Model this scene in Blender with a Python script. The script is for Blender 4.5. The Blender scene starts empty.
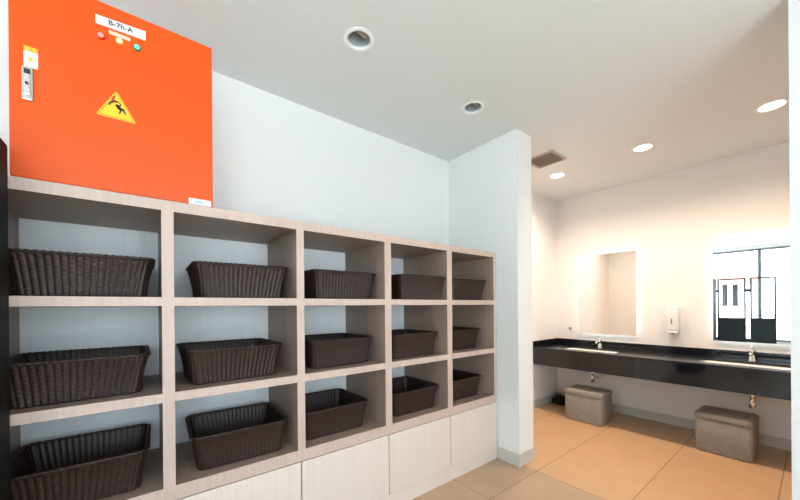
import bpy, bmesh, math, random
from mathutils import Vector, Matrix
random.seed(4)
PI = math.pi
COL = bpy.context.scene.collection
SC = bpy.context.scene

# ------------------------------------------------------------------ materials
def new_mat(name):
    m = bpy.data.materials.new(name); m.use_nodes = True
    nt = m.node_tree
    return m, nt, nt.nodes['Principled BSDF']

def plain(name, col, rough=.5, metal=0., bump=0., scale=60., var=0., spec=.5, coat=0.):
    """paint / metal / plastic with a faint procedural grain"""
    m, nt, b = new_mat(name)
    b.inputs['Roughness'].default_value = rough
    b.inputs['Metallic'].default_value = metal
    b.inputs['Specular IOR Level'].default_value = spec
    b.inputs['Coat Weight'].default_value = coat
    tc = nt.nodes.new('ShaderNodeTexCoord'); nz = nt.nodes.new('ShaderNodeTexNoise')
    nz.inputs['Scale'].default_value = scale; nz.inputs['Detail'].default_value = 4
    nt.links.new(tc.outputs['Object'], nz.inputs['Vector'])
    mx = nt.nodes.new('ShaderNodeMix'); mx.data_type = 'RGBA'
    d = [max(0, c*(1-var)) for c in col]; e = [min(1, c*(1+var)) for c in col]
    mx.inputs['A'].default_value = (*d, 1); mx.inputs['B'].default_value = (*e, 1)
    nt.links.new(nz.outputs['Fac'], mx.inputs['Factor'])
    nt.links.new(mx.outputs['Result'], b.inputs['Base Color'])
    if bump:
        bp = nt.nodes.new('ShaderNodeBump'); bp.inputs['Strength'].default_value = bump; bp.inputs['Distance'].default_value = .002
        nt.links.new(nz.outputs['Fac'], bp.inputs['Height']); nt.links.new(bp.outputs['Normal'], b.inputs['Normal'])
    return m

def wood(name, a, bcol, rough=.45, stretch=(40, 40, 1.2), offset=0):
    m, nt, b = new_mat(name)
    tc = nt.nodes.new('ShaderNodeTexCoord'); mp = nt.nodes.new('ShaderNodeMapping')
    mp.inputs['Scale'].default_value = stretch; mp.inputs['Location'].default_value = (offset, offset, offset)
    nz = nt.nodes.new('ShaderNodeTexNoise'); nz.inputs['Scale'].default_value = 1.6; nz.inputs['Detail'].default_value = 6
    nz.inputs['Distortion'].default_value = .4
    cr = nt.nodes.new('ShaderNodeValToRGB')
    cr.color_ramp.elements[0].position = .3; cr.color_ramp.elements[0].color = (*a, 1)
    cr.color_ramp.elements[1].position = .7; cr.color_ramp.elements[1].color = (*bcol, 1)
    nt.links.new(tc.outputs['Object'], mp.inputs['Vector']); nt.links.new(mp.outputs['Vector'], nz.inputs['Vector'])
    nt.links.new(nz.outputs['Fac'], cr.inputs['Fac']); nt.links.new(cr.outputs['Color'], b.inputs['Base Color'])
    b.inputs['Roughness'].default_value = rough
    return m

def tiles(name, bw=.6, ca=(.47, .325, .21), cb=(.49, .34, .222)):
    m, nt, b = new_mat(name)
    tc = nt.nodes.new('ShaderNodeTexCoord'); mp = nt.nodes.new('ShaderNodeMapping')
    mp.inputs['Location'].default_value = (-(2.284 - 6.0) , .328 + 6.0, 0)
    br = nt.nodes.new('ShaderNodeTexBrick')
    br.offset = 0; br.squash = 1
    br.inputs['Scale'].default_value = 1; br.inputs['Brick Width'].default_value = bw; br.inputs['Row Height'].default_value = .6
    br.inputs['Mortar Size'].default_value = .0026; br.inputs['Mortar Smooth'].default_value = .1; br.inputs['Bias'].default_value = 0
    br.inputs['Color1'].default_value = (*ca, 1); br.inputs['Color2'].default_value = (*cb, 1)
    br.inputs['Mortar'].default_value = (.20, .13, .09, 1)
    nt.links.new(tc.outputs['Object'], mp.inputs['Vector']); nt.links.new(mp.outputs['Vector'], br.inputs['Vector'])
    nz = nt.nodes.new('ShaderNodeTexNoise'); nz.inputs['Scale'].default_value = 5; nz.inputs['Detail'].default_value = 6
    nt.links.new(tc.outputs['Object'], nz.inputs['Vector'])
    mx = nt.nodes.new('ShaderNodeMix'); mx.data_type = 'RGBA'; mx.blend_type = 'OVERLAY'
    mx.inputs['Factor'].default_value = .12
    nt.links.new(br.outputs['Color'], mx.inputs['A']); nt.links.new(nz.outputs['Fac'], mx.inputs['B'])
    nt.links.new(mx.outputs['Result'], b.inputs['Base Color'])
    b.inputs['Roughness'].default_value = .42
    bp = nt.nodes.new('ShaderNodeBump'); bp.inputs['Strength'].default_value = .4; bp.inputs['Distance'].default_value = .002; bp.invert = True
    nt.links.new(br.outputs['Fac'], bp.inputs['Height']); nt.links.new(bp.outputs['Normal'], b.inputs['Normal'])
    return m

def granite(name, rough=.07):
    m, nt, b = new_mat(name)
    tc = nt.nodes.new('ShaderNodeTexCoord'); vo = nt.nodes.new('ShaderNodeTexVoronoi'); vo.inputs['Scale'].default_value = 260
    cr = nt.nodes.new('ShaderNodeValToRGB')
    cr.color_ramp.elements[0].position = .05; cr.color_ramp.elements[0].color = (.03, .03, .034, 1)
    cr.color_ramp.elements[1].position = .3; cr.color_ramp.elements[1].color = (.006, .007, .012, 1)
    nt.links.new(tc.outputs['Object'], vo.inputs['Vector']); nt.links.new(vo.outputs['Distance'], cr.inputs['Fac'])
    nt.links.new(cr.outputs['Color'], b.inputs['Base Color'])
    b.inputs['Roughness'].default_value = rough; b.inputs['IOR'].default_value = 1.6
    return m

def woven(name, a, c, scale=140, rough=.8):
    """linen-like weave: two crossed wave textures"""
    m, nt, b = new_mat(name)
    tc = nt.nodes.new('ShaderNodeTexCoord')
    w1 = nt.nodes.new('ShaderNodeTexWave'); w1.bands_direction = 'Z'; w1.inputs['Scale'].default_value = scale; w1.inputs['Distortion'].default_value = 1.5
    w2 = nt.nodes.new('ShaderNodeTexWave'); w2.bands_direction = 'DIAGONAL'; w2.inputs['Scale'].default_value = scale*.7; w2.inputs['Distortion'].default_value = 1.5
    nz = nt.nodes.new('ShaderNodeTexNoise'); nz.inputs['Scale'].default_value = 55; nz.inputs['Detail'].default_value = 5
    for n in (w1, w2, nz): nt.links.new(tc.outputs['Object'], n.inputs['Vector'])
    mu = nt.nodes.new('ShaderNodeMath'); mu.operation = 'MULTIPLY'
    nt.links.new(w1.outputs['Fac'], mu.inputs[0]); nt.links.new(w2.outputs['Fac'], mu.inputs[1])
    ad = nt.nodes.new('ShaderNodeMath'); ad.operation = 'MULTIPLY_ADD'; ad.inputs[1].default_value = .5
    nt.links.new(mu.outputs[0], ad.inputs[0]); nt.links.new(nz.outputs['Fac'], ad.inputs[2])
    cr = nt.nodes.new('ShaderNodeValToRGB')
    cr.color_ramp.elements[0].position = .3; cr.color_ramp.elements[0].color = (*a, 1)
    cr.color_ramp.elements[1].position = .95; cr.color_ramp.elements[1].color = (*c, 1)
    nt.links.new(ad.outputs[0], cr.inputs['Fac']); nt.links.new(cr.outputs['Color'], b.inputs['Base Color'])
    bp = nt.nodes.new('ShaderNodeBump'); bp.inputs['Strength'].default_value = .5; bp.inputs['Distance'].default_value = .003
    nt.links.new(ad.outputs[0], bp.inputs['Height']); nt.links.new(bp.outputs['Normal'], b.inputs['Normal'])
    b.inputs['Roughness'].default_value = rough
    return m

def emit(name, col, strength):
    m, nt, b = new_mat(name)
    b.inputs['Base Color'].default_value = (*[min(1, c) for c in col], 1)
    b.inputs['Emission Color'].default_value = (*col, 1); b.inputs['Emission Strength'].default_value = strength
    return m

def glass(name):
    m = bpy.data.materials.new(name); m.use_nodes = True; nt = m.node_tree
    nt.nodes.clear()
    o = nt.nodes.new('ShaderNodeOutputMaterial'); t = nt.nodes.new('ShaderNodeBsdfTransparent'); g = nt.nodes.new('ShaderNodeBsdfGlossy')
    t.inputs['Color'].default_value = (.94, .98, .98, 1); g.inputs['Roughness'].default_value = .02
    mx = nt.nodes.new('ShaderNodeMixShader'); mx.inputs['Fac'].default_value = .06
    nt.links.new(t.outputs[0], mx.inputs[1]); nt.links.new(g.outputs[0], mx.inputs[2]); nt.links.new(mx.outputs[0], o.inputs['Surface'])
    return m

M = dict(
    wall=plain('white wall paint', (.80, .81, .80), .85, bump=.05, scale=220, var=.01),
    wallwarm=plain('cream wall paint', (.83, .815, .80), .8, bump=.05, scale=220, var=.01),
    ceiling=plain('white ceiling paint', (.76, .785, .79), .9, bump=.04, scale=200, var=.01),
    tile=tiles('beige floor tiles'), tilelong=tiles('long beige floor tiles', 1.5, (.60, .37, .205), (.62, .385, .215)),
    base=plain('grey skirting tile', (.56, .55, .525), .45, scale=30, var=.04),
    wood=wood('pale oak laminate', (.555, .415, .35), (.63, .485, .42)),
    inner=wood('oak laminate inside shaded', (.31, .22, .172), (.37, .27, .218)),  # darker copy of the oak, compartment shade put into its colour
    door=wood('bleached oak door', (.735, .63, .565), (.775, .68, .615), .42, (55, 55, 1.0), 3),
    backp=wood('silver grey back panel', (.85, .875, .90), (.90, .92, .94), .55, (30, 30, 1.5), 7),
    rattan=plain('dark brown resin wicker', (.029, .0135, .0105), .45, scale=90, var=.3, spec=.4),
    orange=plain('orange powder coat', (.76, .088, .003), .38, bump=.04, scale=300, var=.02, spec=.35),
    sticker=plain('white sticker', (.80, .81, .82), .5, var=.01),
    stickerblue=plain('pale blue sticker print', (.45, .55, .75), .5, var=.02),
    stickergrey=plain('faded grey sticker', (.72, .58, .45), .5, var=.03),
    ink=plain('black ink', (.02, .02, .022), .6, var=.1),
    yellow=plain('warning yellow', (.88, .58, .02), .45, var=.02),
    amber=plain('amber band', (.90, .42, .05), .45, var=.02),
    redink=plain('red ink', (.65, .05, .01), .5, var=.03),
    chrome=plain('chrome', (.82, .82, .82), .12, 1.0, var=.02),
    steel=plain('brushed steel', (.55, .56, .55), .35, 1.0, scale=150, var=.08),
    black=plain('matt black laminate', (.006, .006, .007), .6, var=.2, spec=.3),
    blackmetal=plain('black painted metal', (.012, .014, .016), .45, var=.2),
    darkpanel=plain('dark slate panel', (.012, .022, .028), .5, var=.2),
    granite=granite('polished black granite'), granitetop=granite('honed black granite', .18),
    ceramic=plain('white ceramic', (.85, .85, .84), .12, var=.01),
    plastic=plain('white plastic', (.84, .84, .84), .3, var=.01),
    greyplastic=plain('grey plastic', (.30, .28, .27), .4, var=.05),
    linen=woven('taupe woven rattan', (.21, .185, .165), (.38, .345, .31)),
    trim=plain('white lamp trim', (.86, .88, .88), .4, var=.01),
    can=plain('grey lamp housing', (.52, .57, .62), .4, 0., var=.08),
    holder=plain('tan lamp holder', (.55, .47, .38), .5, var=.06),
    vent=plain('taupe vent grille', (.50, .40, .33), .55, var=.06),
    ventdark=plain('vent duct shade cloth', (.10, .075, .06), .8, var=.1),
    frame=plain('grey window frame', (.20, .215, .225), .4, var=.05),
    mirror=plain('mirror silvering', (.95, .95, .95), .0, 1.0, var=0.0),
    led=emit('white led strip', (.92, .965, 1.0), 4.2),
    lamp=emit('warm lamp diffuser', (1.0, .86, .68), 14),
    ledred=emit('red pilot lamp', (1.0, .10, .09), 3.5),
    ledyel=emit('amber pilot lamp', (1.0, .62, .25), 2.5),
    ledgrn=emit('green pilot lamp', (.12, .9, .45), 1.4),
    ledredrim=plain('red bezel', (.75, .03, .03), .4), ledyelrim=plain('amber bezel', (.85, .25, .03), .4), ledgrnrim=plain('dark green bezel', (.02, .13, .04), .4),
    glass=glass('window glass'),
    stucco=plain('white stucco', (.55, .55, .55), .9, bump=.2, scale=40, var=.04),
    redtile=plain('terracotta eave', (.55, .22, .15), .8, var=.1),
    pave=plain('pale paving', (.66, .67, .67), .9, var=.08, scale=12),
)

# ------------------------------------------------------------------ mesh helpers
class MB:
    def __init__(s): s.bm = bmesh.new()
    def box(s, x0, x1, y0, y1, z0, z1, bev=0., seg=2):
        b = bmesh.new(); bmesh.ops.create_cube(b, size=1)
        for v in b.verts:
            v.co = Vector(((x0+x1)/2 + v.co.x*(x1-x0), (y0+y1)/2 + v.co.y*(y1-y0), (z0+z1)/2 + v.co.z*(z1-z0)))
        if bev: bmesh.ops.bevel(b, geom=b.edges[:], offset=bev, segments=seg, affect='EDGES', profile=.5)
        return s._add(b)
    def _add(s, b, mat=None):
        if mat is not None: b.transform(mat)
        me = bpy.data.meshes.new('tmp'); b.to_mesh(me); b.free(); s.bm.from_mesh(me); bpy.data.meshes.remove(me); return s
    def cyl(s, p0, p1, r0, r1=None, seg=24):
        r1 = r0 if r1 is None else r1
        p0 = Vector(p0); p1 = Vector(p1); d = p1-p0
        b = bmesh.new(); bmesh.ops.create_cone(b, cap_ends=True, segments=seg, radius1=r0, radius2=r1, depth=d.length)
        q = d.to_track_quat('Z', 'Y').to_matrix().to_4x4()
        return s._add(b, Matrix.Translation((p0+p1)/2) @ q)
    def lathe(s, prof, seg=40, centre=(0, 0, 0), mat=None):
        b = bmesh.new(); rings = []
        for r, z in prof:
            if r < 1e-6: rings.append([b.verts.new((0, 0, z))])
            else: rings.append([b.verts.new((r*math.cos(2*PI*k/seg), r*math.sin(2*PI*k/seg), z)) for k in range(seg)])
        for a, c in zip(rings, rings[1:]):
            for k in range(seg):
                j = (k+1) % seg
                if len(a) == 1 and len(c) > 1: b.faces.new((a[0], c[k], c[j]))
                elif len(c) == 1 and len(a) > 1: b.faces.new((a[k], a[j], c[0]))
                elif len(a) > 1: b.faces.new((a[k], a[j], c[j], c[k]))
        bmesh.ops.recalc_face_normals(b, faces=b.faces[:])
        return s._add(b, (Matrix.Translation(centre) @ mat) if mat else Matrix.Translation(centre))
    def tube(s, pts, r, seg=12, closed=False):
        pts = [Vector(p) for p in pts]; n = len(pts); b = bmesh.new(); rings = []; up = None
        for i, p in enumerate(pts):
            t = (pts[(i+1) % n] - pts[i-1]) if closed else (pts[min(i+1, n-1)] - pts[max(i-1, 0)])
            t.normalize()
            if up is None: up = t.orthogonal().normalized()
            up = (up - t*up.dot(t)).normalized(); w = t.cross(up)
            rr = r(i) if callable(r) else r
            rings.append([b.verts.new(p + (up*math.cos(2*PI*k/seg) + w*math.sin(2*PI*k/seg))*rr) for k in range(seg)])
        for i in range(n if closed else n-1):
            a, c = rings[i], rings[(i+1) % n]
            for k in range(seg): b.faces.new((a[k], a[(k+1) % seg], c[(k+1) % seg], c[k]))
        if not closed: b.faces.new(rings[0][::-1]); b.faces.new(rings[-1])
        bmesh.ops.recalc_face_normals(b, faces=b.faces[:])
        return s._add(b)
    def prism(s, pts, d0, d1, plane='xz', bev=0.):
        """polygon extruded between depths; 'xz' polygon is in x,z and depth in y"""
        b = bmesh.new()
        f = {'xz': lambda p, d: (p[0], d, p[1]), 'xy': lambda p, d: (p[0], p[1], d), 'yz': lambda p, d: (d, p[0], p[1])}[plane]
        A = [b.verts.new(f(p, d0)) for p in pts]; B = [b.verts.new(f(p, d1)) for p in pts]
        b.faces.new(A); b.faces.new(B[::-1]); n = len(pts)
        for i in range(n): b.faces.new((A[i], B[i], B[(i+1) % n], A[(i+1) % n]))
        bmesh.ops.recalc_face_normals(b, faces=b.faces[:])
        if bev: bmesh.ops.bevel(b, geom=b.edges[:], offset=bev, segments=2, affect='EDGES')
        return s._add(b)
    def mesh(s, name, mat, smooth=None):
        me = bpy.data.meshes.new(name); s.bm.to_mesh(me); s.bm.free(); me.materials.append(mat)
        if smooth is not None:
            for p in me.polygons: p.use_smooth = True
            try: me.set_sharp_from_angle(angle=math.radians(smooth))
            except Exception: pass
        return me
    def build(s, name, mat, parent=None, smooth=None, loc=None):
        o = bpy.data.objects.new(name, s.mesh(name, mat, smooth)); COL.objects.link(o)
        if parent: o.parent = parent
        if loc: o.location = loc
        return o

def thing(name, label, cat, loc=(0, 0, 0), rz=0., group=None):
    o = bpy.data.objects.new(name, None); COL.objects.link(o); o.empty_display_size = .1
    o.location = loc; o.rotation_euler = (0, 0, rz)
    return tag(o, label, cat, group)
def tag(o, label, cat, group=None):
    o['label'] = label; o['category'] = cat
    if group: o['group'] = group
    return o
def struct(o, label=None):
    o['kind'] = 'structure'
    if label: o['label'] = label
    return o
def dup(root, loc, rz, label):
    r = root.copy(); COL.objects.link(r); r.location = loc; r.rotation_euler = (0, 0, rz); r['label'] = label
    for ch in list(root.children):
        c = ch.copy(); COL.objects.link(c); c.parent = r
        for g in list(ch.children):
            d = g.copy(); COL.objects.link(d); d.parent = c
    return r
def text_mesh(txt, size, name, mat, parent, loc, rot, depth=.0004):
    cu = bpy.data.curves.new('t', 'FONT'); cu.body = txt; cu.size = size; cu.extrude = depth; cu.align_x = 'CENTER'; cu.align_y = 'CENTER'
    cu.offset = size*.022
    o = bpy.data.objects.new('t', cu); COL.objects.link(o)
    bpy.context.view_layer.update(); dg = bpy.context.evaluated_depsgraph_get()
    me = bpy.data.meshes.new_from_object(o.evaluated_get(dg)); bpy.data.objects.remove(o); bpy.data.curves.remove(cu)
    me.materials.clear(); me.materials.append(mat)
    r = bpy.data.objects.new(name, me); COL.objects.link(r); r.parent = parent; r.location = loc; r.rotation_euler = rot
    return r

# ------------------------------------------------------------------ dimensions
YW = .552      # wall behind the shelving
YV = .526      # its continuation beside the vanity
XV = 4.361     # wall with the mirrors
ZC = 2.741     # ceiling
XL, YF = -3.0, -3.5      # glazed wall on the left, wall behind the photographer
SX0, SX1, SY = 2.241, 2.458, -.204   # stub wall at the end of the shelving
PY = -1.615     # edge of the partition on the right
T = .15

# ------------------------------------------------------------------ setting
struct(MB().box(XL-T, 2.284, YF-T, YW+T, -.1, 0).build('floor', M['tile']))
struct(MB().box(2.284, XV+T, YF-T, YW+T, -.1, 0).build('floor_vanity', M['tilelong']))
struct(MB().box(XL-T, SX1, YW, YW+T, 0, ZC).build('wall_back', M['wall']))
struct(MB().box(SX1, XV+T, YV, YW+T, 0, ZC).build('wall_vanity_left', M['wallwarm']))
struct(MB().box(XV, XV+T, -2.5, YV, 0, ZC).build('wall_right', M['wallwarm']))
struct(MB().box(SX0, SX1, SY, YW, 0, ZC).build('wall_stub', M['wall']))
struct(MB().box(SX0, SX1, YF, PY, 0, ZC).build('wall_partition', M['wall']))
struct(MB().box(SX1, XV+T, -2.5-T, -2.5, 0, ZC).build('wall_vanity_end', M['wallwarm']))
# left wall: glazing with low kerb and head
w = MB().box(XL-T, XL, YF, YW, 0, .4).box(XL-T, XL, YF, YW, 2.66, ZC).box(XL-T, XL, .40, YW, .4, 2.66).box(XL-T, XL, YF, -1.75, .4, 2.66)
struct(w.build('wall_left', M['wall']))
# front wall: behind the photographer, unseen wide window put in for frontal light on the shelving
w = MB().box(XL-T, SX0, YF-T, YF, 0, .3).box(XL-T, SX0, YF-T, YF, 2.62, ZC).box(XL-T, -1.8, YF-T, YF, .3, 2.62).box(1.3, SX0, YF-T, YF, .3, 2.62)
struct(w.build('wall_front', M['wall']))

def window(name, axis, pos, a0, a1, z0, z1, mull, rails=()):
    root = bpy.data.objects.new(name, None); COL.objects.link(root); struct(root)
    w_, d_ = .05, .03
    def bar(mb, b0, b1, c0, c1):
        if axis == 'x': mb.box(pos-d_, pos+d_, b0, b1, c0, c1, .004, 1)
        else: mb.box(b0, b1, pos-d_, pos+d_, c0, c1, .004, 1)
    mb = MB(); bar(mb, a0, a1, z0, z0+w_); bar(mb, a0, a1, z1-w_, z1); bar(mb, a0, a0+w_, z0, z1); bar(mb, a1-w_, a1, z0, z1)
    for m_ in mull: bar(mb, m_-.03, m_+.03, z0, z1)
    for r_ in rails: bar(mb, a0, a1, r_-.025, r_+.025)
    mb.build('window_frame', M['frame'], root)
    ed = [a0] + list(mull) + [a1]
    for p, q in zip(ed, ed[1:]):
        g = MB()
        if axis == 'x': g.box(pos-.003, pos+.003, p+.035, q-.035, z0+.04, z1-.04)
        else: g.box(p+.035, q-.035, pos-.003, pos+.003, z0+.04, z1-.04)
        g.build('window_pane', M['glass'], root)
    return root
window('window_1', 'x', XL-.06, -1.75, .40, .4, 2.66, (-.84,))
window('window_2', 'y', YF-.06, -1.8, 1.3, .3, 2.62, (-.77, .27))

# ceiling with two round holes for the open downlights
OPEN = [(.780, -.183), (1.743, -.166)]
RH = .070
def ceiling_mesh():
    b = bmesh.new()
    xs = [XL-T] ; seg = 32
    # a strip of quads around each hole, plain boxes elsewhere
    y0, y1 = OPEN[0][1]-.12, OPEN[0][1]+.13
    def quad(xa, xb, ya, yb):
        v = [b.verts.new(p) for p in ((xa, ya, ZC), (xa, yb, ZC), (xb, yb, ZC), (xb, ya, ZC))]; b.faces.new(v)
    X0, X1, Y0, Y1 = XL-T, XV+T, YF-T, YW+T
    quad(X0, X1, Y0, y0); quad(X0, X1, y1, Y1)
    cuts = [X0]
    for cx, cy in OPEN: cuts += [cx-.12, cx+.12]
    cuts.append(X1)
    for i in range(0, len(cuts), 2): quad(cuts[i], cuts[i+1], y0, y1)
    for cx, cy in OPEN:
        inner = []; outer = []
        for k in range(seg):
            a = 2*PI*k/seg; c, s = math.cos(a), math.sin(a)
            inner.append(b.verts.new((cx+RH*c, cy+RH*s, ZC)))
            t = min(.12/abs(c) if abs(c) > 1e-6 else 9, ((y1-cy) if s > 0 else (cy-y0))/abs(s) if abs(s) > 1e-6 else 9)
            outer.append(b.verts.new((cx+t*c, cy+t*s, ZC)))
        for k in range(seg):
            j = (k+1) % seg; b.faces.new((inner[k], outer[k], outer[j], inner[j]))
        # corner triangles of the square
        for sx, ya in ((-.12, y0), (-.12, y1), (.12, y0), (.12, y1)):
            cpt = Vector((cx+sx, ya, ZC))
            near = sorted(outer, key=lambda v: (v.co-cpt).length)[:2]
            if (near[0].co-cpt).length > 1e-5: b.faces.new((near[0], near[1], b.verts.new(cpt)))
    bmesh.ops.remove_doubles(b, verts=b.verts[:], dist=1e-5)
    for f in b.faces:
        if f.normal.z > 0: f.normal_flip()
    for f in b.faces: f.normal_update()
    ret = bmesh.ops.extrude_face_region(b, geom=b.faces[:])
    for v in [g for g in ret['geom'] if isinstance(g, bmesh.types.BMVert)]: v.co.z += .25
    bmesh.ops.recalc_face_normals(b, faces=b.faces[:])
    me = bpy.data.meshes.new('ceiling'); b.to_mesh(me); b.free(); me.materials.append(M['ceiling']); return me
c = bpy.data.objects.new('ceiling', ceiling_mesh()); COL.objects.link(c); struct(c)

# skirting
bz, bd = .1, .008
struct(MB().box(SX0-bd, SX1+bd, SY-bd, SY, 0, bz).box(SX0-bd, SX0, SY, -.012, 0, bz).box(SX1, SX1+bd, SY, YV, 0, bz).build('baseboard_stub', M['base']))
struct(MB().box(XV-bd, XV, -2.5, YV-bd, 0, bz).build('baseboard_right', M['base']))
struct(MB().box(SX1+bd, XV, YV-bd, YV, 0, bz).build('baseboard_back', M['base']))
struct(MB().box(SX0-bd, SX0, YF, PY, 0, bz).box(SX0-bd, SX1+bd, PY, PY+bd, 0, bz).box(SX1, SX1+bd, -2.5, PY, 0, bz).build('baseboard_partition', M['base']))
struct(MB().box(-16, XL-T-.01, -9, 9, -.12, -.02).box(XL-T, 9, -12, YF-T-.01, -.12, -.02).build('ground', M['pave']))

# ------------------------------------------------------------------ shelving
D = [(-.626, -.583), (-.080, -.037), (.496, .537), (1.066, 1.117), (1.634, 1.686), (2.199, 2.233)]
Z3, Z2, Z1, ZTB, ZTT = .547, .947, 1.353, 1.719, 1.763
X0, X1 = D[0][0], D[-1][1]
DEP = .521
sh = thing('shelving_unit', 'pale oak open shelving unit with fifteen compartments above a row of cupboard doors', 'shelves')
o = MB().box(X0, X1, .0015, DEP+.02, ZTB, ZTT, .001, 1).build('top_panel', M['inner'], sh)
MB().box(X0, X1, 0, .0013, ZTB, ZTT).build('edge_band', M['wood'], o)
MB().box(X0, X1, DEP, DEP+.02, .1, ZTB).build('back_panel', M['backp'], sh)
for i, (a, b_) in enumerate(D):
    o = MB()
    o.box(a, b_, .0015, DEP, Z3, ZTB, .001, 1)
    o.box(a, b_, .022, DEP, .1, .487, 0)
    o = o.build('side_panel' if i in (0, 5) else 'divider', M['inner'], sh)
    MB().box(a, b_, 0, .0013, Z3, ZTB).build('edge_band', M['wood'], o)
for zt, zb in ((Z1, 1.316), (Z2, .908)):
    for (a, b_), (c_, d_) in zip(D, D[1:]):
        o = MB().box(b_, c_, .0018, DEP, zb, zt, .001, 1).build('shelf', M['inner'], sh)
        MB().box(b_, c_, .0003, .0016, zb, zt).build('edge_band', M['wood'], o)
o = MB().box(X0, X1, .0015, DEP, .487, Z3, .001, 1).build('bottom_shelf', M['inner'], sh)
MB().box(X0, X1, 0, .0013, .487, Z3).build('edge_band', M['wood'], o)
MB().box(X0, X1, 0, .05, 0, .1).build('plinth', M['door'], sh)
edges = [X0, -.0585, .514, 1.0895, 1.661, X1]
for a, b_ in zip(edges, edges[1:]):
    MB().box(a+.003, b_-.003, .0, .019, .1005, .482, .001, 1).build('cupboard_door', M['door'], sh)

# ------------------------------------------------------------------ wicker baskets
def rrect(hx, hy, r, n):
    """n points evenly spaced along a rounded rectangle, with normals"""
    L = [2*(hx-r), PI*r/2, 2*(hy-r), PI*r/2, 2*(hx-r), PI*r/2, 2*(hy-r), PI*r/2]; tot = sum(L); out = []
    for k in range(n):
        s = tot*k/n; i = 0
        while s > L[i]: s -= L[i]; i += 1
        f = s/L[i]
        if i == 0: p = (-hx+r+s, -hy); nn = (0, -1)
        elif i == 1: a = -PI/2+f*PI/2; nn = (math.cos(a), math.sin(a)); p = (hx-r+r*nn[0], -hy+r+r*nn[1])
        elif i == 2: p = (hx, -hy+r+s); nn = (1, 0)
        elif i == 3: a = f*PI/2; nn = (math.cos(a), math.sin(a)); p = (hx-r+r*nn[0], hy-r+r*nn[1])
        elif i == 4: p = (hx-r-s, hy); nn = (0, 1)
        elif i == 5: a = PI/2+f*PI/2; nn = (math.cos(a), math.sin(a)); p = (-hx+r+r*nn[0], hy-r+r*nn[1])
        elif i == 6: p = (-hx, hy-r-s); nn = (-1, 0)
        else: a = PI+f*PI/2; nn = (math.cos(a), math.sin(a)); p = (-hx+r+r*nn[0], -hy+r+r*nn[1])
        out.append((p, nn))
    return out
BH = .168
def basket_meshes():
    stakes = 74; per = 7; n = stakes*per; rows = 18; rs = 3
    hx0, hy0, hx1, hy1 = .188, .172, .216, .200
    b = bmesh.new(); layers = []
    nz = rows*rs
    def layer(side):
        L = []
        for j in range(nz+1):
            t = j/nz; hx = hx0+(hx1-hx0)*t; hy = hy0+(hy1-hy0)*t; r = .028+.012*t
            bow = .006*math.sin(PI*t)
            ring = []
            for k, (p, nn) in enumerate(rrect(hx, hy, r, n)):
                ph = k/per
                rib = abs(math.sin(PI*ph))**.7                      # rounded stakes
                weave = math.sin(PI*j/rs + (PI if int(ph) % 2 else 0))  # strands over and under
                off = .0036*rib + .0007*weave*rib - bow
                off = off if side > 0 else -.006 + (.0024*rib) - bow
                ring.append(b.verts.new((p[0]+nn[0]*off, p[1]+nn[1]*off, .004 + (BH-.010)*t)))
            L.append(ring)
        for j in range(nz):
            for k in range(n):
                q = (L[j][k], L[j][(k+1) % n], L[j+1][(k+1) % n], L[j+1][k])
                b.faces.new(q if side > 0 else q[::-1])
        return L
    O = layer(1); I = layer(-1)
    for k in range(n):
        b.faces.new((O[-1][k], O[-1][(k+1) % n], I[-1][(k+1) % n], I[-1][k]))
    cb = b.verts.new((0, 0, .0)); ci = b.verts.new((0, 0, .006))
    low = [b.verts.new((v.co.x*.97, v.co.y*.97, 0)) for v in O[0]]
    for k in range(n):
        j = (k+1) % n
        b.faces.new((O[0][j], O[0][k], low[k], low[j])); b.faces.new((low[j], low[k], cb)); b.faces.new((I[0][k], I[0][j], ci))
    me = bpy.data.meshes.new('basket_body'); b.to_mesh(me); b.free(); me.materials.append(M['rattan'])
    for p in me.polygons: p.use_smooth = True
    # braided rim
    n2 = stakes*4
    path = [(p[0], p[1], BH-.006) for p, nn in rrect(hx1-.001, hy1-.001, .04, n2)]
    rim = MB().tube(path, lambda i: .0072 + .0016*math.sin(2*PI*i/4+.4), 10, True).mesh('basket_rim', M['rattan'], 60)
    return me, rim
bm_body, bm_rim = basket_meshes()
rowname = {1: 'top shelf', 2: 'middle shelf', 3: 'bottom shelf'}
colname = {1: 'leftmost column', 2: 'second column from the left', 3: 'middle column', 4: 'fourth column from the left', 5: 'last column before the white wall'}
RZ = {1: Z1, 2: Z2, 3: Z3}
# (row, col): x of the right end of the rim, y of the rim's front, turn in degrees
BP = {(1, 1): (-.100, .050, 0), (2, 1): (-.122, .045, 1), (3, 1): (-.122, .035, -1),
      (1, 2): (.480, .045, -.5), (2, 2): (.440, .050, 1.5), (3, 2): (.468, .030, -2),
      (1, 3): (1.050, .045, 0), (2, 3): (1.028, .060, 1), (3, 3): (.984, .050, -.5),
      (1, 4): (1.629, -.020, 0), (2, 4): (1.600, .040, 0), (3, 4): (1.612, .050, 0),
      (1, 5): (2.170, .030, 0), (2, 5): (2.140, .075, 1.5), (3, 5): (2.132, .060, 0)}
first = None
for (r, c_), (xr, yf, deg) in BP.items():
    loc = (xr-.221, yf+.206, RZ[r]+.0008); lab = f'dark brown wicker basket on the {rowname[r]}, {colname[c_]}'
    if first is None:
        first = thing('wicker_basket', lab, 'basket', loc, math.radians(deg), 'wicker baskets in the shelving')
        for nm, me in (('basket_body', bm_body), ('basket_rim', bm_rim)):
            o = bpy.data.objects.new(nm, me); COL.objects.link(o); o.parent = first
    else: dup(first, loc, math.radians(deg), lab)

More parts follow.
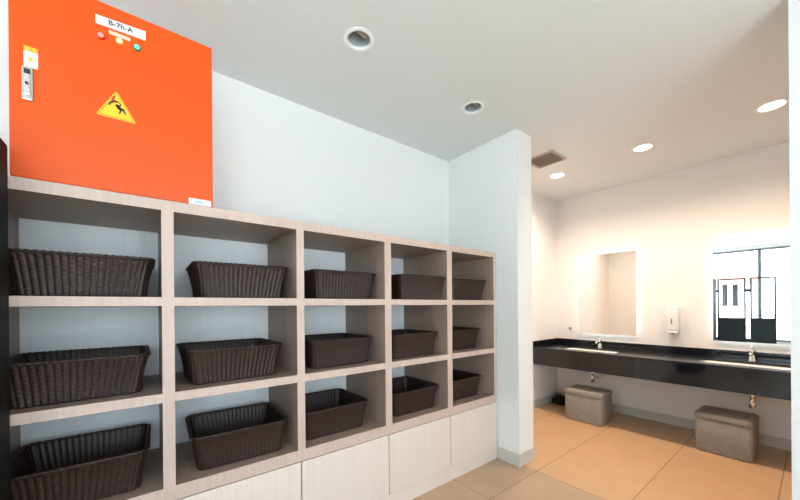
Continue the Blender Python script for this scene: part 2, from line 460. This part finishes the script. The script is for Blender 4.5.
# ------------------------------------------------------------------ orange electrical cabinet
EX0, EX1, EZ = -.497, .112, 2.492
ec = thing('electrical_cabinet', 'bright orange metal electrical cabinet standing on top of the shelving', 'cabinet', (EX0, 0, ZTT))
ew, eh = EX1-EX0, EZ-ZTT
def L(x, z): return (x-EX0, z-ZTT)
MB().box(0, ew, .024, .30, 0, eh, .003).build('body', M['orange'], ec)
MB().box(0.000, ew, 0.002, .022, .002, eh, .004).build('cabinet_door', M['orange'], ec)
dr = ec.children[1]
# handle
hx, hz = L(-.4525, 2.095)
hb = MB().box(hx-.014, hx+.014, -.006, .003, hz-.060, hz+.056, .004).build('handle', M['steel'], ec)
MB().box(hx-.008, hx+.008, -.0068, -.0055, hz+.030, hz+.048, .0005).build('recess_shade', M['ink'], hb)  # flat black piece standing in for the shade of a slot
MB().box(hx-.008, hx+.008, -.012, -.0065, hz-.045, hz+.029, .003).build('lever', M['chrome'], hb)
MB().cyl((hx, -.0155, hz-.005), (hx, -.0125, hz-.005), .0045, seg=16).build('key_lock', M['ink'], hb)
# label above the handle
lx, lz = L(-.4445, 2.190)
st = MB().box(lx-.017, lx+.017, .0005, .003, lz-.036, lz+.018).build('caution_sticker', M['sticker'], ec)
MB().box(lx-.017, lx+.017, .0005, .003, lz+.0185, lz+.036).build('amber_band', M['amber'], st)
MB().prism([(lx-.008, lz-.014), (lx+.008, lz-.014), (lx, lz+.004)], -.0005, .0004).build('caution_triangle', M['yellow'], st)
for k in range(2):
    MB().box(lx-.011+.014*k, lx-.003+.014*k, -.0002, .0004, lz+.022, lz+.032).build('caution_mark', M['yellow'], st)
# name plate
nx0, nz0 = L(-.277, 2.400); nx1, nz1 = L(-.126, 2.443)
npl = MB().prism([(nx0, nz0), (nx1, nz0+.006), (nx1, nz1), (nx0, nz1-.010)], -.001, .003).build('name_plate', M['sticker'], ec)
text_mesh('B-7h-A', .026, 'lettering', M['ink'], npl, ((nx0+nx1)/2-.002, -.0014, (nz0+nz1)/2), (PI/2, -.04, 0))
sx, sz = L(-.239, 2.376)
MB().box(sx, sx+.064, -.0005, .003, sz+.002, sz+.016).build('small_plate', M['stickergrey'], ec)
for nm, wx, wz, a_, b_ in (('red', -.262, 2.357, 'ledred', 'ledredrim'), ('amber', -.208, 2.361, 'ledyel', 'ledyelrim'), ('green', -.154, 2.363, 'ledgrn', 'ledgrnrim')):
    px, pz = L(wx, wz); rot = Matrix.Rotation(PI/2, 4, 'X')
    pl = MB().lathe([(0, 0), (.0125, 0), (.0125, .006), (.0095, .009), (.0095, .004), (0, .004)], 24, (px, .0015, pz), rot).build('pilot_lamp', M[b_], ec, 40)
    pl['label'] = nm + ' pilot lamp'
    MB().lathe([(0, .004), (.0088, .004), (.0088, .009), (.006, .012), (0, .013)], 24, (px, .0015, pz), rot).build('lens', M[a_], pl, 60)
# warning triangle
tx, tz = L(-.2185, 2.052); s_ = .122; hh = .112
def tri(sc, d0, d1, mat, name, parent):
    c = (0, hh*.36); P = [(-s_/2, 0), (s_/2, 0), (0, hh)]
    out = []
    for i in range(3):      # rounded corners
        p = Vector(P[i]); a = Vector(P[i-1]); b2 = Vector(P[(i+1) % 3])
        for q, t in ((a, .07), (a, .035), (b2, .035), (b2, .07)):
            w_ = p+(q-p)*t
            if t < .05: w_ = p+(q-p)*.035+( (a+b2)/2-p)*.012
            out.append((tx+c[0]+(w_.x-c[0])*sc, tz+c[1]+(w_.y-c[1])*sc))
    return MB().prism(out, d0, d1).build(name, mat, parent)
wt = tri(1.0, .0, .003, M['amber'], 'warning_sign', ec)
tri(.93, -.0006, -.0001, M['yellow'], 'sign_field', wt)
# thin inner outline
def outline(sc, w_):
    P = [(-s_/2, 0), (s_/2, 0), (0, hh)]; c = (0, hh*.34); mb = MB()
    Q = [(tx+c[0]+(p[0]-c[0])*sc, -.0007, tz+c[1]+(p[1]-c[1])*sc) for p in P]
    return mb.tube(Q+[Q[0]], w_, 6)
outline(.84, .0008).build('sign_outline', M['ink'], wt)
def blob(pts, mat, name):
    MB().prism([(tx+a*.001, tz+b_*.001) for a, b_ in pts], -.0014, -.0007).build(name, mat, wt)
blob([(-10, 86), (-2, 90), (-6, 74), (-2, 74), (-14, 52), (-10, 66), (-16, 64)], M['redink'], 'lightning_mark')
blob([(-16, 64), (-22, 56), (-24, 46), (-19, 48), (-16, 56), (-8, 62), (4, 66), (12, 60), (8, 56), (0, 58), (-4, 52), (4, 40), (10, 36), (6, 24), (10, 22), (15, 36), (19, 38), (24, 28), (30, 24), (24, 44), (16, 48), (10, 50), (14, 56), (14, 62), (4, 71), (-6, 70)], M['ink'], 'figure_mark')
blob([(-3, 54), (4, 58), (10, 52), (4, 42)], M['redink'], 'spark_mark')
# white sticker bottom right
qx0, qz = L(.018, ZTT+.002); qx1, _ = L(.104, 0)
s2 = MB().box(qx0, qx1, -.0005, .003, qz, qz+.026).build('white_sticker', M['sticker'], ec)
MB().box(qx0+.02, qx1-.03, -.001, -.0006, qz+.007, qz+.018).build('print', M['stickerblue'], s2)

# ------------------------------------------------------------------ tall black cabinet at the far left
bc = thing('black_cabinet', 'tall matt black cabinet cut by the left edge, standing before the shelving', 'cabinet', (-.494, 0, 0))
MB().box(-.62, 0, -.32, -.016, .03, 1.862, .012, 3).build('body', M['black'], bc)
MB().box(-.60, -.02, -.30, -.04, 0, .029).build('plinth', M['black'], bc)
MB().box(-.615, -.005, -.336, -.321, .04, 1.855, .004).build('door', M['black'], bc)

# ------------------------------------------------------------------ vanity counter
XF = 3.715; ZT = .783; ZB = .570
CY0, CY1 = -2.498, YV-.001
SINK = [(-.05,), (-1.324,)]
sxa, sxb = 3.84, 4.14; shw = .30
ct = thing('vanity_counter', 'long polished black granite vanity counter fixed to the mirror wall', 'counter', (XF, 0, ZB))
t = MB()
zb_, zt_ = ZT-.02-ZB, ZT-ZB
W = XV-.001-XF
t.box(0, sxa-XF, CY0, CY1, zb_, zt_); t.box(sxb-XF, W, CY0, CY1, zb_, zt_)
ys = [CY1]
for (yc,) in SINK: ys += [yc+shw, yc-shw]
ys.append(CY0)
for i in range(0, len(ys), 2): t.box(sxa-XF, sxb-XF, ys[i+1], ys[i], zb_, zt_)
t.build('top_slab', M['granitetop'], ct)
MB().box(0, .018, CY0, CY1, 0, zb_-.0005).build('front_apron', M['granite'], ct)
MB().box(W-.02, W, CY0, CY1, zt_+.0005, .855-ZB, .002, 1).build('backsplash', M['granite'], ct)
MB().box(.0, W-.0205, CY1-.018, CY1, zt_+.0005, .855-ZB, .002, 1).build('side_splash', M['granite'], ct)

def basin(yc, label):
    r = thing('wash_basin', label, 'sink', ((sxa+sxb)/2, yc, ZT-.021), 0, 'basins set in the black counter')
    hx_, hy_ = (sxb-sxa)/2, shw
    b = bmesh.new()
    prof = [(hx_+.018, hy_+.018, 0), (hx_-.002, hy_-.002, 0), (hx_-.012, hy_-.012, -.05), (hx_-.03, hy_-.03, -.11), (hx_-.07, hy_-.07, -.13), (.02, .02, -.135)]
    n = 72; rings = []
    for a, c2, z in prof: rings.append([b.verts.new((p[0], p[1], z)) for p, nn in rrect(a, c2, min(.045, a*.9), n)])
    prof2 = [(.02, .02, -.147), (hx_-.062, hy_-.062, -.142), (hx_-.018, hy_-.018, -.115), (hx_+.0, hy_+.0, -.05), (hx_+.018, hy_+.018, -.012)]
    for a, c2, z in prof2: rings.append([b.verts.new((p[0], p[1], z)) for p, nn in rrect(a, c2, min(.045, a*.9), n)])
    for i in range(len(rings)):
        A, B2 = rings[i], rings[(i+1) % len(rings)]
        for k in range(n): b.faces.new((A[k], A[(k+1) % n], B2[(k+1) % n], B2[k]))
    bmesh.ops.recalc_face_normals(b, faces=b.faces[:])
    me = bpy.data.meshes.new('bowl'); b.to_mesh(me); b.free(); me.materials.append(M['ceramic'])
    for p in me.polygons: p.use_smooth = True
    o = bpy.data.objects.new('bowl', me); COL.objects.link(o); o.parent = r
    MB().lathe([(0, -.131), (.022, -.131), (.026, -.134), (.02, -.139), (0, -.139)], 24).build('drain_plug', M['chrome'], r, 40)
    zz = -(ZT-.021)
    MB().lathe([(0, -.148), (.017, -.148), (.017, -.235), (.022, -.24), (.022, -.262), (.017, -.268), (.017, -.30), (.026, -.304), (.026, -.345), (.02, -.36), (0, -.362)], 24, (.005, -.02, 0)).tube(
        [(.005, -.02, -.325), (.06, -.02, -.325), (.14, -.02, -.325), ((XV-.001-(sxa+sxb)/2), -.02, -.325)], .014, 14).build('drain_trap', M['chrome'], r, 40)
    return r
basin(SINK[0][0], 'white rectangular wash basin sunk in the black counter below the smaller, fully seen mirror')
basin(SINK[1][0], 'white rectangular wash basin in the black counter close to the right edge of the photo')

def faucet_make(yc, label):
    r = thing('faucet', label, 'faucet', (4.262, yc, ZT+.0005), 0, 'chrome faucets on the counter')
    MB().lathe([(0, 0), (.027, 0), (.027, .006), (.021, .012), (.019, .075), (.023, .083), (.023, .098), (.018, .108), (0, .112)], 28).build('faucet_body', M['chrome'], r, 45)
    pts = [(-.012, 0, .062), (-.05, 0, .078), (-.085, 0, .080), (-.105, 0, .072), (-.112, 0, .058)]
    MB().tube(pts, .0115, 14).build('spout', M['chrome'], r, 50)
    MB().tube([(0, 0, .108), (.004, 0, .122), (-.02, 0, .132), (-.045, 0, .136)], lambda i: .009-.001*i, 12).build('lever', M['chrome'], r, 50)
    return r
f1 = faucet_make(SINK[0][0], 'chrome single lever faucet on the counter below the fully seen mirror')
dup(f1, (4.262, SINK[1][0], ZT+.0005), 0, 'chrome single lever faucet on the counter below the mirror showing the window')

# ------------------------------------------------------------------ backlit mirrors
def mirror(y0, y1, label):
    r = thing('backlit_mirror', label, 'mirror', (XV, (y0+y1)/2, .943), 0, 'backlit mirrors on the vanity wall')
    h = .995; w_ = abs(y1-y0)/2
    MB().box(-.034, -.029, -w_, w_, 0, h, .001, 1).build('mirror_glass', M['mirror'], r)
    i = .035
    MB().box(-.0285, -.001, -w_+i, w_-i, i, h-i).build('back_box', M['plastic'], r)
    j = i-.006; g = MB()
    g.box(-.024, -.008, -w_+j, w_-j, j, i-.0005); g.box(-.024, -.008, -w_+j, w_-j, h-i+.0005, h-j)
    g.box(-.024, -.008, -w_+j, -w_+i-.0005, i, h-i); g.box(-.024, -.008, w_-i+.0005, w_-j, i, h-i)
    g.build('light_strip', M['led'], r)
    return r
mirror(.223, -.412, 'backlit rectangular wall mirror reflecting a plain tan wall')
mirror(-1.054, -1.690, 'backlit wall mirror at the right edge reflecting bright windows and a black screen')

# ------------------------------------------------------------------ soap dispenser, socket
sd = thing('soap_dispenser', 'white plastic soap dispenser on the wall between the two mirrors', 'soap dispenser', (XV, -.745, .995))
MB().box(-.085, -.001, -.048, .048, .035, .285, .014, 3).build('body', M['plastic'], sd, 40)
MB().box(-.100, -.004, -.044, .044, .006, .030, .008, 3).build('push_lever', M['plastic'], sd, 40)
MB().box(-.0875, -.0845, -.001, .013, .10, .16, .001, 1).build('level_window', M['greyplastic'], sd)
MB().cyl((-.05, 0, -.006), (-.05, 0, .006), .009, seg=16).build('nozzle', M['greyplastic'], sd)
so = thing('wall_socket', 'small white wall socket left of the fully seen mirror, above the black counter', 'socket', (XV, .343, .953))
MB().box(-.010, -.0005, -.041, .041, 0, .082, .004).build('face_plate', M['plastic'], so)
MB().cyl((-.0115, 0, .041), (-.0102, 0, .041), .022, seg=24).build('socket_well', M['greyplastic'], so)

# ------------------------------------------------------------------ lidded boxes under the counter
def lid_box(loc, rz, wx, dy, h, label):
    """wx across the front, dy deep; front faces local -x"""
    r = thing('storage_box', label, 'box', loc, rz, 'woven lidded boxes under the counter')
    b = bmesh.new(); rings = []
    n = 80; lh = h-.05
    def ring(s, z, rr=.03): return [b.verts.new((p[0]+dy/2, p[1], z)) for p, nn in rrect(dy/2*s, wx/2*s, rr, n)]
    prof = [(.90, 0), (.955, .004), (.975, .02), (.99, lh*.5), (.985, lh-.01), (.94, lh-.0005)]
    for s, z in prof: rings.append(ring(s, z))
    for A, B2 in zip(rings, rings[1:]):
        for k in range(n): b.faces.new((A[k], A[(k+1) % n], B2[(k+1) % n], B2[k]))
    b.faces.new(rings[0][::-1]); b.faces.new(rings[-1])
    me = bpy.data.meshes.new('body'); b.to_mesh(me); b.free(); me.materials.append(M['linen'])
    for p in me.polygons: p.use_smooth = len(p.vertices) == 4
    o = bpy.data.objects.new('body', me); COL.objects.link(o); o.parent = r
    b = bmesh.new(); rings = []
    for s, z in [(.95, lh), (1.0, lh+.001), (1.012, lh+.012), (1.012, h-.02), (.995, h-.006), (.95, h), (.5, h+.002)]: rings.append([b.verts.new((p[0]+dy/2, p[1], z)) for p, nn in rrect(dy/2*s, wx/2*s, .034*s, n)])
    for A, B2 in zip(rings, rings[1:]):
        for k in range(n): b.faces.new((A[k], A[(k+1) % n], B2[(k+1) % n], B2[k]))
    b.faces.new(rings[0][::-1]); b.faces.new(rings[-1])
    me = bpy.data.meshes.new('lid'); b.to_mesh(me); b.free(); me.materials.append(M['linen'])
    for p in me.polygons: p.use_smooth = len(p.vertices) == 4
    o = bpy.data.objects.new('lid', me); COL.objects.link(o); o.parent = r
    return r
lid_box((3.675, -.083, 0), math.radians(0), .395, .32, .348, 'taupe woven lidded box on the floor under the left end of the counter')
lid_box((3.745, -1.188, 0), math.radians(-2), .365, .33, .342, 'taupe woven lidded box on the floor near the right edge of the photo')

# low black bag in the corner
bag = MB()
b = bmesh.new(); rings = []
for s, z in [(.80, 0), (.97, .012), (1, .04), (.93, .075), (.7, .092), (.3, .098)]:
    rings.append([b.verts.new((p[0]*(1+.04*math.sin(7*k)), p[1], z*(1+.10*math.sin(k*.35)))) for k, (p, nn) in enumerate(rrect(.11*s, .09*s, .04*s, 48))])
for A, B2 in zip(rings, rings[1:]):
    for k in range(48): b.faces.new((A[k], A[(k+1) % 48], B2[(k+1) % 48], B2[k]))
b.faces.new(rings[0][::-1]); b.faces.new(rings[-1])
bag._add(b)
o = bag.build('black_bag', M['black'], None, 50, (4.215, .405, 0)); tag(o, 'low black bag on the floor in the corner behind the left taupe box', 'bag')

# ------------------------------------------------------------------ ceiling fittings
for (cx, cy), lab in zip(OPEN, ('open unlit recessed downlight nearer the orange cabinet, lamp holder showing', 'open unlit recessed downlight nearer the white stub wall')):
    r = thing('recessed_downlight', lab, 'ceiling light', (cx, cy, ZC), 0, 'unlit recessed downlights')
    MB().lathe([(.060, .012), (.060, -.001), (.066, -.005), (.082, -.003), (.084, -.0005), (.0695, -.0003), (.0685, .012)], 48).build('trim_ring', M['trim'], r, 40)
    MB().lathe([(.060, .013), (.067, .013), (.068, .05), (.068, .11), (.0, .112), (.0, .108), (.064, .106), (.063, .05)], 48).build('housing', M['can'], r, 40)
    h_ = MB().box(-.012, .012, -.058, .058, .030, .050, .004).build('lamp_holder', M['holder'], r)
    h_.rotation_euler = (0, 0, -1.45); h_.location = (-.008, -.010, 0)
    k_ = MB().lathe([(0, .05), (.012, .052), (.016, .06), (.016, .105), (0, .105)], 20, (.022, .02, 0)).build('lamp_socket', M['ink'], r, 40)
for (lx, ly), lab in zip([(3.45, .062), (3.45, -.720), (3.45, -1.497)], ('lit round downlight next to the ceiling vent', 'middle one of the three lit round downlights', 'lit round downlight at the right, nearest the blue-white partition')):
    r = thing('ceiling_downlight', lab, 'ceiling light', (lx, ly, ZC), 0, 'lit downlights over the vanity')
    MB().lathe([(.066, -.001), (.066, -.005), (.078, -.006), (.088, -.001), (.088, -.0003), (.066, -.0003)], 48).build('trim_ring', M['trim'], r, 40)
    MB().lathe([(0, -.0008), (.065, -.0008), (.065, -.004), (0, -.0045)], 40).build('diffuser', M['lamp'], r, 40)
    ld = bpy.data.lights.new('downlight_glow', 'SPOT'); ld.energy = 60; ld.color = (1.0, .76, .57); ld.spot_size = math.radians(160); ld.spot_blend = 1; ld.shadow_soft_size = .06
    lo = bpy.data.objects.new('downlight_glow', ld); COL.objects.link(lo); lo.location = (lx, ly, ZC-.07)

vx0, vx1, vy0, vy1 = 2.823, 3.106, -.200, .083
v = thing('ceiling_vent', 'square taupe slatted air vent in the ceiling beside the white stub wall', 'vent', ((vx0+vx1)/2, (vy0+vy1)/2, ZC))
hw = (vx1-vx0)/2
MB().box(-hw+.012, hw-.012, -hw+.012, hw-.012, -.002, -.0005).build('backing', M['ventdark'], v)  # dark plate painted in place of the shade inside an open duct
fr = MB()
for a in (-1, 1):
    fr.box(min(a*hw, a*(hw-.018)), max(a*hw, a*(hw-.018)), -hw, hw, -.012, -.0005, .001, 1)
    fr.box(-hw+.018, hw-.018, min(a*hw, a*(hw-.018)), max(a*hw, a*(hw-.018)), -.012, -.0005, .001, 1)
fr.build('frame', M['vent'], v)
N = 11
for k in range(N):
    yy = -hw+.018 + (2*hw-.036)*(k+.5)/N
    s = MB().box(-hw+.018, hw-.018, -.010, .010, -.001, .001).build('slat', M['vent'], v)
    s.location = (0, yy, -.0085); s.rotation_euler = (.45, 0, 0)

# ------------------------------------------------------------------ seen in the mirror: folding screen by the glazing, house outside
fs = thing('folding_screen', 'black framed folding screen before the windows, seen in the right mirror', 'screen', (-2.5, 0, 0))
for y0, y1 in ((-.10, .38), (-.655, -.165), (-1.13, -.725)):
    lf = MB().box(-.015, .015, y0, y0+.03, 0, 1.93).box(-.015, .015, y1-.03, y1, 0, 1.93).box(-.015, .015, y0+.022, y1-.022, 1.896, 1.93).box(-.015, .015, y0+.022, y1-.022, 1.03, 1.045).build('leaf', M['blackmetal'], fs)
    MB().box(-.010, .010, y0+.022, y1-.022, .03, .97).build('lower_panel', M['darkpanel'], lf)
    n = 4
    for k in range(1, n):
        yy = y0+(y1-y0)*k/n
        MB().box(-.003, .003, yy-.003, yy+.003, 1.045, 1.908).build('bar', M['frame'], lf)
for y in (-.132, -.69):
    for z in (.4, 1.6): MB().box(-.008, .008, y-.036, y+.036, z, z+.06).build('hinge', M['blackmetal'], fs)

ho = thing('house', 'white house with two slim grey windows outside, seen in the right mirror', 'house', (-9, 0, -.02))
MB().box(-3, 0, -.28, 5, 0, 2.27).build('house_wall', M['stucco'], ho)
MB().box(-3.2, .22, -.36, 5.2, 2.27, 2.40, .02).build('eave', M['redtile'], ho)
for y in (.50, .22):
    wn = MB().box(-.02, .02, y-.07, y+.07, 1.25, 2.08).build('window', M['black'], ho)

# ------------------------------------------------------------------ light
wd = bpy.data.worlds.new('sky'); SC.world = wd; wd.use_nodes = True
bg = wd.node_tree.nodes['Background']; bg.inputs['Color'].default_value = (.84, .92, 1.0, 1); bg.inputs['Strength'].default_value = 6.3
sl = bpy.data.lights.new('sun', 'SUN'); sl.energy = 30; sl.angle = .01; sl.color = (1, .96, .9)
sun = bpy.data.objects.new('sun', sl); COL.objects.link(sun); sun.rotation_euler = Vector((.45, .15, .87)).to_track_quat('Z', 'Y').to_euler()      # high behind the building: lights the paving outside, never enters
def portal(loc, rot, sx_, sy_):
    l = bpy.data.lights.new('window_portal', 'AREA'); l.shape = 'RECTANGLE'; l.size = sx_; l.size_y = sy_; l.cycles.is_portal = True
    o = bpy.data.objects.new('window_portal', l); COL.objects.link(o); o.location = loc; o.rotation_euler = rot
portal((XL-T-.01, -.675, 1.53), (0, -PI/2, 0), 2.26, 2.15)      # faces +X
portal((-.25, YF-T-.01, 1.46), (PI/2, 0, 0), 3.1, 2.32)        # faces +Y

# ------------------------------------------------------------------ camera (level, slightly rolled, shifted up)
cd = bpy.data.cameras.new('camera'); cam = bpy.data.objects.new('camera', cd); COL.objects.link(cam)
cd.sensor_fit = 'HORIZONTAL'; cd.sensor_width = 36; cd.lens = 324.66/800*36; cd.shift_y = (306.96-250)/800; cd.clip_start = .02
a = math.radians(52.05); fw = Vector((math.cos(a), math.sin(a), 0)); rt = Vector((math.sin(a), -math.cos(a), 0)); up = Vector((0, 0, 1))
t = math.radians(-.0451); f2 = fw*math.cos(t)+up*math.sin(t); u2 = up*math.cos(t)-fw*math.sin(t)
rr = math.radians(-.4594); r2 = rt*math.cos(rr)+u2*math.sin(rr); u3 = u2*math.cos(rr)-rt*math.sin(rr)
mt = Matrix((r2, u3, -f2)).transposed().to_4x4(); mt.translation = Vector((-.130, -1.689, 1.305))
cam.matrix_world = mt
SC.camera = cam
vs = SC.view_settings; vs.view_transform = 'Standard'; vs.look = 'None'; vs.gamma = 1; vs.use_curve_mapping = False; vs.exposure = .06
